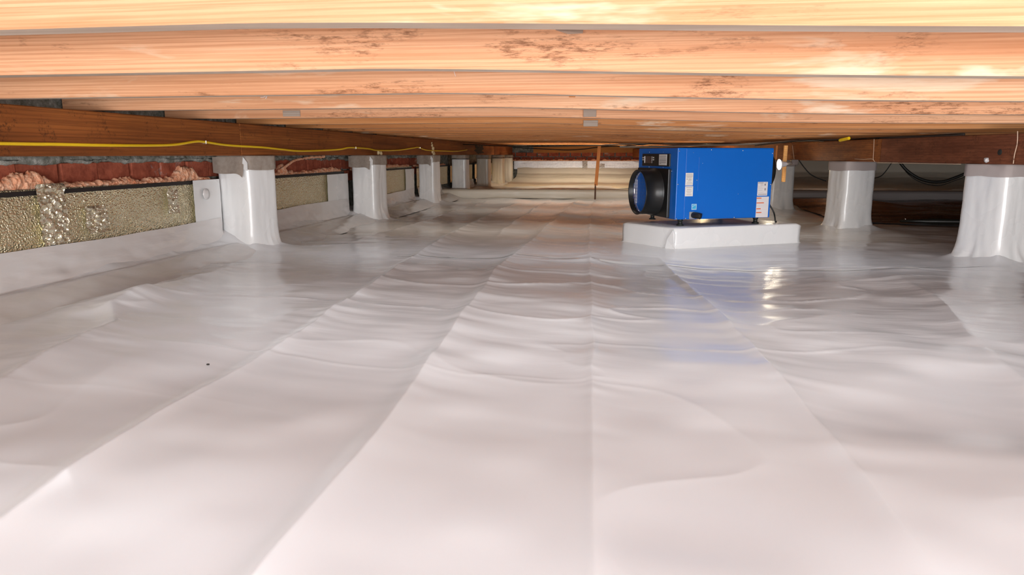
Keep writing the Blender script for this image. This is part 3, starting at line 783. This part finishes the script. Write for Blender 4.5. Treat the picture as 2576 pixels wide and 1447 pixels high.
# control panel
(y0, z0), (y1, z1) = lf_(1618, 417), lf_(1688, 387)
ya, yb2 = sorted((y0, y1)); bm = B(); box(bm, -.008, .002, ya, yb2, z0, z1, .002); cp = link('control_panel', bm, M_BLACK, dh)
def lbox(name, px0, px1, py0, py1, mt, parent, d0=-.011, d1=-.006):
    (a_, zb1), (b_, zt1) = lf_(px0, py1), lf_(px1, py0); a_, b_ = sorted((a_, b_)); zb1, zt1 = sorted((zb1, zt1))
    bm = B(); box(bm, d0, d1, a_, b_, zb1, zt1, .0008); return link(name, bm, mt, parent)
lbox('screen', 1626, 1644, 393, 410, M_SCREEN, cp)
lbox('screen_bezel', 1625, 1627, 393, 410, M_WHITEP, cp, -.013, -.006)
for a_, b_, c_, d_ in ((1619.8, 1623.6, 395, 398), (1619.8, 1623.6, 400.3, 403.3), (1645, 1648.3, 395, 398), (1645, 1648.3, 400.3, 403.3)):
    lbox('button', a_, b_, c_, d_, M_BEIGEB, cp, -.0125, -.006)
lb = lbox('label', 1660.5, 1681, 388.5, 415.5, M_LABELY, cp, -.0095, -.006)
def ink(name, fmap, rows, parent, mt, axis):
    for (px0, px1, py0, py1) in rows:
        (a_, zb1), (b_, zt1) = fmap(px0, py1), fmap(px1, py0); a_, b_ = sorted((a_, b_))
        bm = B()
        if axis == 'L': box(bm, -.0102, -.009, a_, b_, zb1, zt1)
        else: box(bm, a_, b_, -.0052, -.0042, zb1, zt1)
        o = link(name, bm, mt, parent)
random.seed(3)
ink('text_line', lf_, [(1662.5, 1679.5, 392.5, 393.7), (1662.5, 1679, 397, 398.2), (1662.5, 1679.3, 401.5, 402.7), (1662.5, 1679.3, 404.6, 405.6), (1662.5, 1679, 408.4, 409.5), (1662.5, 1667, 411.2, 412.2)], lb, M_INK, 'L')
def flabel(px0, px1, py0, py1, mt, rows, mt2=M_INK):
    (a_, zb1), (b_, zt1) = fr(px0, py1), fr(px1, py0)
    bm = B(); box(bm, a_, b_, -.0045, -.002, zb1, zt1, .0003); o = link('label', bm, mt, dh)
    ink('text_line', fr, rows, o, mt2, 'F'); return o
l1 = flabel(1723, 1743.5, 435, 467, M_LABELY, [(1726, 1741, 437.8, 438.6), (1725, 1741.5, 440.3, 441.4), (1725.5, 1741.5, 443.8, 444.8), (1726, 1740, 446, 447), (1731, 1739, 449.6, 450.7), (1726.5, 1728.5, 449.4, 452), (1730, 1739, 452.6, 453.8), (1729, 1738, 456.5, 457.1), (1727, 1739.5, 459, 459.6), (1726, 1741, 461.3, 461.9), (1725.5, 1741, 463.4, 464)])
l2 = flabel(1722, 1743, 468.5, 494, M_LABELY, [(1725.5, 1740.5, 471.8, 472.8), (1727, 1738.5, 476.2, 477.2), (1726, 1739, 480.4, 481.4), (1727.5, 1737, 484.8, 485.6), (1726, 1738.5, 489, 490)])
l3 = flabel(1903.5, 1931, 457.5, 492.5, M_LABEL, [(1906, 1920, 459.2, 460.8), (1922, 1929.5, 459.4, 460.2), (1912, 1919, 462.6, 463.4), (1912, 1919.5, 466, 466.7), (1906.5, 1917, 470, 470.5), (1906.5, 1919, 474, 474.5), (1906.5, 1917, 478, 478.5), (1906, 1919, 484, 484.5), (1905.5, 1927, 487.8, 489.4)])
ink('print_block', fr, [(1922, 1925.5, 462.3, 467), (1922, 1925.2, 473.5, 479)], l3, M_INK, 'F')
l4 = flabel(1899.5, 1933.5, 494.5, 547, M_LABEL, [(1903, 1928, 502, 502.5), (1915, 1930, 506, 506.4), (1903, 1929, 516, 516.4), (1903, 1929, 520, 520.4), (1914, 1930, 527, 527.5), (1914, 1929, 536, 536.4)], mat('faint_ink', (.55, .50, .51), .6))
ink('orange_bar', fr, [(1902, 1914.5, 497.2, 499.8), (1902, 1920.5, 509.2, 511.8), (1901.5, 1912.5, 524, 526.6), (1901, 1914.3, 533.4, 536)], l4, M_ORANGE, 'F')
l5 = flabel(1738.5, 1752, 513, 528, mat('pale_blue_print', (.42, .62, .80), .5), [])
ink('print_block', fr, [(1740, 1750, 514.8, 525.5)], l5, M_CYAN, 'F')
(a_, z_), (b_, zt_) = fr(1740.5, 521), fr(1749.5, 517)
bm = B(); tube(bm, smooth_pts([(a_, -.0056, z_), ((a_+b_)/2, -.0056, zt_), (b_, -.0056, zt_+.003)], 6), .0012, 5); link('swoosh', bm, M_LABEL, l5)
# drain fitting
(a_, z_), (b_, zt_) = fr(1732, 552), fr(1746, 532.5)
bm = B(); box(bm, a_, b_, -.010, -.002, max(z_, Z0+.003), zt_, .002); dp = link('drain_plate', bm, M_GREYP, dh)
cx_, cz_ = fr(1743, 541); bm = B()
tube(bm, smooth_pts([(cx_, -.006, cz_), (cx_+.004, -.03, cz_), (cx_+.014, -.048, cz_-.002), (cx_+.022, -.058, cz_-.005)], 5), .019, 16, True, None); link('drain_elbow', bm, M_BLACK, dp, True)
# screws
def screw(px, py, face='F', r=.0042):
    bm = B()
    if face == 'F': a_, z_ = fr(px, py); c = Vector((min(max(a_, .008), DL-.005), -.004, min(max(z_, Z0+.006), Z0+DH-.008)))
    else: a_, z_ = lf_(px, py); c = Vector((-.001, a_, z_))
    bmesh.ops.create_icosphere(bm, subdivisions=1, radius=r, matrix=Matrix.Translation(c) @ Matrix.Diagonal((1, .6, 1, 1) if face == 'F' else (.6, 1, 1, 1)))
    link('screw', bm, M_STEEL, dh, True)
for q_ in [(1706, 380), (1789, 377), (1868, 379), (1943, 386), (1703, 464), (1752.5, 453), (1938, 464), (1699, 551), (1724, 551), (1754, 551), (1846, 547.5)]: screw(*q_)
for q_ in [(1767, 411), (1856, 488), (1758.5, 397), (1744, 384)]: screw(*q_, r=.002)
for q_ in [(1634, 383), (1669, 383), (1633, 420), (1668, 421), (1682, 429.5), (1690, 430.5)]: screw(*q_, face='L', r=.0028)
for lx_, ly_ in ((.05, .03), (.06, .44), (DL-.07, .04), (DL-.08, .44)):
    bm = B(); lathe(bm, [(.001, 0), (.022, 0), (.022, .006), (.013, .010), (.013, .026), (.017, .030), (.017, Z0+.004), (.001, Z0+.004)], Matrix.Translation((lx_, ly_, 0)), 16)
    link('foot', bm, M_RUBBER, dh, True)
# power cord of the unit
w0 = DP+DU*(DL-.002)+DV*.12
pts = [Vector((w0.x, w0.y, .295)), Vector((w0.x+.05, w0.y+.01, .26)), Vector((w0.x+.095, w0.y, .19)), Vector((w0.x+.105, w0.y-.02, .135)), Vector((w0.x+.12, w0.y+.02, .128))]
bm = B(); tube(bm, smooth_pts(pts, 8), .0048, 8); o = link('power_cord', bm, M_CABLE, dh, True)
o.matrix_parent_inverse = Matrix.Identity(4); o.matrix_basis = (Matrix.Translation(dh.location) @ Matrix.Rotation(DA, 4, 'Z')).inverted()

# ------------------------------------------------------------------ stake, stud, lamp
sp = [on_y(1508, 366, 8.75), on_y(1499, 467, 8.75)]
t = empty('marking_stake', (sp[1].x, 8.75, 0)); tag(t, 'thin leaning orange wooden stake standing before the cream curb', 'stake')
bm = B(); a, b = sp[1], sp[0]
v = []
for p in (a, b):
    v.append([bm.verts.new((p.x+dx, 8.75+dy, p.z)) for dx, dy in ((-.020, -.006), (.020, -.006), (.020, .006), (-.020, .006))])
for k in range(4): bm.faces.new((v[0][k], v[0][(k+1) % 4], v[1][(k+1) % 4], v[1][k]))
bm.faces.new(v[0]); bm.faces.new(v[1])
o = link('stake_board', bm, M_STAKE, t); o.location = -t.location
bm = B(); zt = sp[1].z; tube(bm, [(a.x-.006, 8.75, -.0), (a.x-.006, 8.75, zt+.02)], .008, 8)
for i in range(12): tube(bm, [(a.x-.006, 8.75, .01+i*.013), (a.x-.006, 8.75, .016+i*.013)], .0115, 8)
o = link('threaded_rod', bm, mat('rusty_rod', (.10, .04, .02), .7), t); o.location = -t.location
YS = 6.35
a, b = on_y(1967.5, 458, YS), on_y(1982.5, 366, YS)
bm = B(); box(bm, a.x, b.x, YS, YS+.035, a.z, b.z, .002)
tag(link('wood_stud', bm, M_STUD), 'short pale yellow stud fixed upright to the right girder', 'stud')
a, b = on_y(1950.5, 410, YS+.35), on_y(1955.5, 366, YS+.35)
bm = B(); box(bm, a.x, b.x+.005, YS+.35, YS+.38, a.z+.03, b.z, .002)
tag(link('wood_stud', bm, M_STAKE), 'narrow orange stud just right of the dehumidifier top corner', 'stud')
lc = on_y(1960, 414, YS-.12)
t = empty('clamp_lamp', lc); tag(t, 'glowing clamp lamp clipped beside the dehumidifier on the yellow stud', 'lamp')
axis = Vector((-.975, -.22, -.06)).normalized(); q4 = axis.to_track_quat('Z', 'Y').to_matrix().to_4x4()
bm = B(); lathe(bm, [(.014, -.065), (.020, -.055), (.024, -.03), (.040, -.012), (.046, .0), (.043, .0), (.022, -.03)], q4, 24); link('reflector', bm, M_WHITEP, t, True)
bm = B(); lathe(bm, [(.002, .010), (.022, .006), (.036, -.002), (.0425, -.006), (.02, -.012)], q4, 24); link('bulb', bm, M_GLOW, t, True)
bm = B(); pe = on_y(1994, 407, YS-.04)-lc; tube(bm, smooth_pts([-axis*.06, -axis*.10+Vector((.01, 0, .004)), pe*.7, pe], 5), .008, 8); link('arm', bm, M_GREYC, t, True)
bm = B(); box(bm, pe.x-.012, pe.x+.045, pe.y-.015, pe.y+.05, pe.z-.028, pe.z+.018, .004); link('clamp', bm, mat('clamp_grey', (.14, .105, .095), .5), t)
bulb('lamp_bulb', lc+axis*.05, 1.2, (1, .86, .62), .02)

# ------------------------------------------------------------------ cables
def cable(name, pts, r, mt, label, k=6, cat='cable'):
    bm = B(); tube(bm, smooth_pts(pts, k), r, 8); return tag(link(name, bm, mt, None, True), label, cat)
yc = [(0, 361), (130, 363), (250, 365.5), (370, 366), (440, 364), (490, 356.5), (513, 357), (560, 364), (600, 367.5), (660, 371), (710, 376), (760, 380), (850, 376.5), (880, 371.5), (925, 374), (950, 378.5), (1000, 378), (1040, 372.5), (1053, 371), (1075, 378), (1120, 380), (1150, 380.5), (1175, 377)]
P0 = on_x(0, 361, GL+.012); pts = [Vector((P0.x, P0.y-1.5, P0.z+.004))]+[on_x(a, b, GL+.012) for a, b in yc]
cable('yellow_cable', pts, .0062, M_YELLOW, 'yellow cable stapled along the left girder, dipping and rising')
for i, (a, b) in enumerate([(510, 358), (890, 372), (1053, 371.5)]):
    p = on_x(a, b, GL); bm = B(); box(bm, GL-.003, GL+.020, p.y-.003, p.y+.003, p.z-.009, p.z+.009, .001)
    tag(link('cable_staple', bm, M_STEEL), ['small staple on the yellow cable left of the first pier', 'small staple holding the yellow cable above the second pier', 'small staple holding the yellow cable above the third pier'][i], 'staple')
zc = lambda x: ZJ+joist_drop(x)
def under(px, py, dz=.012):
    z = ZJ-.02
    for _ in range(6):
        p = on_z(px, py, z); z = zc(p.x)-dz
    return p
b1 = [(1150, 363.5), (1240, 366), (1330, 367.5), (1420, 367), (1500, 365.5), (1590, 363), (1700, 360.5), (1800, 360)]
def under_y(seq, Y0, Y1, drop=.0):
    out = []
    for i, (a, b) in enumerate(seq):
        Y = Y0+(Y1-Y0)*i/(len(seq)-1); p = on_y(a, b, Y); out.append(p)
    return out
cable('black_cable', under_y([(1165, 363.5), (1200, 364.5), (1240, 366.5), (1330, 369), (1420, 367.5), (1500, 366), (1590, 362.5), (1700, 362), (1800, 361), (1880, 362), (1950, 357), (2010, 352)], 9.4, 7.0), .006, M_CABLE, 'black cable sagging just below the joists across the middle')
cable('black_cable', under_y([(1290, 371), (1350, 374), (1425, 377.5), (1470, 375), (1510, 370), (1580, 366.5), (1640, 362)], 9.9, 9.2), .006, M_CABLE, 'thin dark cable looping down left of the orange stake', cat='cable')
cable('grey_cable', under_y([(1560, 370), (1640, 369), (1740, 366), (1850, 364), (1920, 361), (1985, 355), (2060, 353), (2150, 351), (2230, 347), (2330, 343), (2425, 338)], 8.2, 4.75), .009, M_GREYC, 'grey cable bundle under the joists above the blue dehumidifier')
cable('black_cable', under_y([(1900, 366), (1985, 357), (2040, 353.5), (2110, 357), (2160, 350.5), (2210, 349.5)], 6.6, 5.2), .005, M_CABLE, 'black cable dipping below the grey bundle right of the dehumidifier')
p, q_ = on_y(2113, 353, 5.3), on_y(2136, 348, 5.2)
bm = B(); tube(bm, [p, q_], .011, 8); tag(link('cable_tag', bm, M_YELLOW), 'short yellow tag wrapped on the grey cable bundle', 'tag')
bm = B(); p = on_x(1205, 377, GL+.004); sheet(bm, 10, 8, lambda u, v: Vector((GL+.006, p.y-.30+.62*u+.22*N3(v*4, 1), p.z-.055+.115*v+.03*N3(u*4, 3))))
tag(link('tar_smear', bm, M_DARKM), 'black smear on the far left girder above the fourth pier', 'smear')
# black hose loop and thin leads in the right gap
hose = [on_y(a, b, 6.4) for a, b in [(2236, 352), (2246, 380), (2268, 414), (2285, 432), (2310, 448), (2340, 457), (2372, 457), (2400, 448), (2425, 438), (2450, 425), (2470, 395), (2480, 350)]]
cable('black_hose', hose, .0125, M_CABLE, 'thick black hose hanging in a loop between the right piers')
hose2 = [on_y(a, b, 6.42) for a, b in [(2236, 352), (2250, 392), (2270, 420), (2288, 441), (2315, 458), (2345, 466), (2372, 465), (2400, 455), (2430, 442), (2470, 400), (2482, 350)]]
cable('black_wire', hose2, .0035, M_CABLE, 'thin black wire following under the thick hose loop')
cable('black_wire', [on_y(a, b, 7.8) for a, b in [(2256, 357), (2250, 395), (2236, 420), (2222, 438), (2212, 445), (2196, 449)]], .005, M_CABLE, 'thin black wire slanting right of the middle right pier')
cable('black_wire', [on_y(a, b, 7.8) for a, b in [(1990, 358), (2008, 400), (2033, 433), (2048, 444), (2062, 450), (2078, 456)]], .0055, M_CABLE, 'thin black wire slanting left of the middle right pier')
def rgp(px, py, off=.006):
    n = Vector((RD.y, -RD.x, 0)); p = on_plane(px, py, (RA.x, RA.y, 0), n); return p-n*off
cable('twine', [rgp(a, b) for a, b in [(2201, 350), (2200, 380), (2199, 400), (2203, 407)]], .0018, M_TWINE, 'pale string hanging down the right girder over the middle pier', cat='string')
cable('twine', [rgp(a, b) for a, b in [(2152, 400), (2175, 401), (2195, 400), (2201, 405)]], .0018, M_TWINE, 'loose pale string end lying along the right girder bottom', cat='string')
cable('twine', [rgp(a, b) for a, b in [(2208, 409.5), (2300, 411), (2420, 413)]], .0022, M_TWINE, 'thin pale line along the bottom edge of the right girder', cat='string')  # thin pale line along the girder's lower edge
cable('twine', [rgp(a, b) for a, b in [(1995, 366), (1998, 390), (2001, 410)]], .0018, M_TWINE, 'thin pale string beside the yellow stud', cat='string')
cable('twine', [rgp(a, b) for a, b in [(2563, 330), (2562, 360), (2555, 390), (2552, 412)]], .0022, M_TWINE, 'pale string on the girder at the right picture edge', cat='string')
p = rgp(2483, 403, .0); bm = B(); bmesh.ops.create_icosphere(bm, subdivisions=3, radius=.014, matrix=Matrix.Translation(p))
for v in bm.verts: v.co += (v.co-p)*.4*N3(v.co.x*90, v.co.y*90, v.co.z*90)
tag(link('plaster_blob', bm, M_SKIRT, None, True), 'pale pink plaster blob on the right girder near its bottom', 'blob')
n_ = Vector((RD.y, -RD.x, 0)); p = rgp(2515, 383, .001); bm = B()
lathe(bm, [(.001, .002), (.009, .002), (.014, .001), (.015, -.002)], Matrix.Translation(p) @ (-n_).to_track_quat('Z', 'Y').to_matrix().to_4x4(), 20)
tag(link('wood_knot', bm, M_DARKM, None, True), 'round dark knot in the right girder', 'knot')
# cured foam blobs on the left girder
def blob(name, px, pts, label):
    bm = B()
    for a, b, r in pts:
        p = on_x(a, b, GL+.006); m4 = Matrix.Translation(p) @ Matrix.Diagonal((.6, 1, .9, 1)); bmesh.ops.create_icosphere(bm, subdivisions=3, radius=r, matrix=m4)
    for v in bm.verts: v.co += Vector((1, 1, 1))*.004*N3(v.co.y*50, v.co.z*50, 1)
    return tag(link(name, bm, M_CREAMF, None, True), label, 'foam')
blob('foam_blob', 0, [(1086, 360, .012), (1087, 366, .019), (1089, 374, .026), (1088, 381, .024), (1091, 387, .028)], 'cream cured foam blob dripping down the girder above the third left pier')
blob('foam_blob', 0, [(952, 384, .020), (958, 386, .022)], 'small cream foam blob above the second left pier')
# hanging cobweb threads on the joists
def thread(seq, n, label):
    Y = JY[8+n]-.01; cable('thread', [on_y(a, b, Y) for a, b in seq], .0007 if n < 3 else .0014, M_LABEL, label, cat='thread')
thread([(1137, 163), (1137, 172), (1142, 180), (1146, 192)], 2, 'curled white thread hanging from the second joist left of centre')
thread([(655, 245), (664, 244), (672, 241), (668, 248)], 3, 'small white thread tangle on the fourth joist at left')

# tape edges and small debris on the floor sheet
def seam(pts, wdt, label):
    bm = B(); P_ = smooth_pts([Vector((a, b, 0)) for a, b in pts], 14); prev = None
    hz = floor_h(np.array([[p.x for p in P_]]), np.array([[p.y for p in P_]]))[0]
    hz2 = floor_h(np.array([[p.x for p in P_]]), np.array([[p.y+wdt for p in P_]]))[0]
    for i, p in enumerate(P_):
        c = (bm.verts.new((p.x, p.y, hz[i]+.0012)), bm.verts.new((p.x, p.y+wdt, hz2[i]+.0012)))
        if prev: bm.faces.new((prev[0], c[0], c[1], prev[1]))
        prev = c
    return tag(link('seam_tape', bm, M_SEAM, None, True), label, 'tape')
seam([(-1.16, 3.64), (-.9, 3.70), (-.62, 3.70), (-.3, 3.66), (-.08, 3.60)], .035, 'clear tape strip across the floor sheet left of the pad')
seam([(-.06, 3.57), (.32, 3.55), (.71, 3.54), (1.08, 3.53), (1.48, 3.60), (1.62, 3.75), (1.85, 3.76)], .035, 'clear tape strip across the floor sheet in front of the pad')
p = on_z(524, 925, 0); bm = B(); bmesh.ops.create_icosphere(bm, subdivisions=2, radius=.0035, matrix=Matrix.Translation((p.x, p.y, fz(p.x, p.y)+.002)) @ Matrix.Diagonal((1.3, 1, .5, 1)))
tag(link('debris_crumb', bm, M_DARKM), 'single dark crumb on the white floor sheet at left', 'crumb')
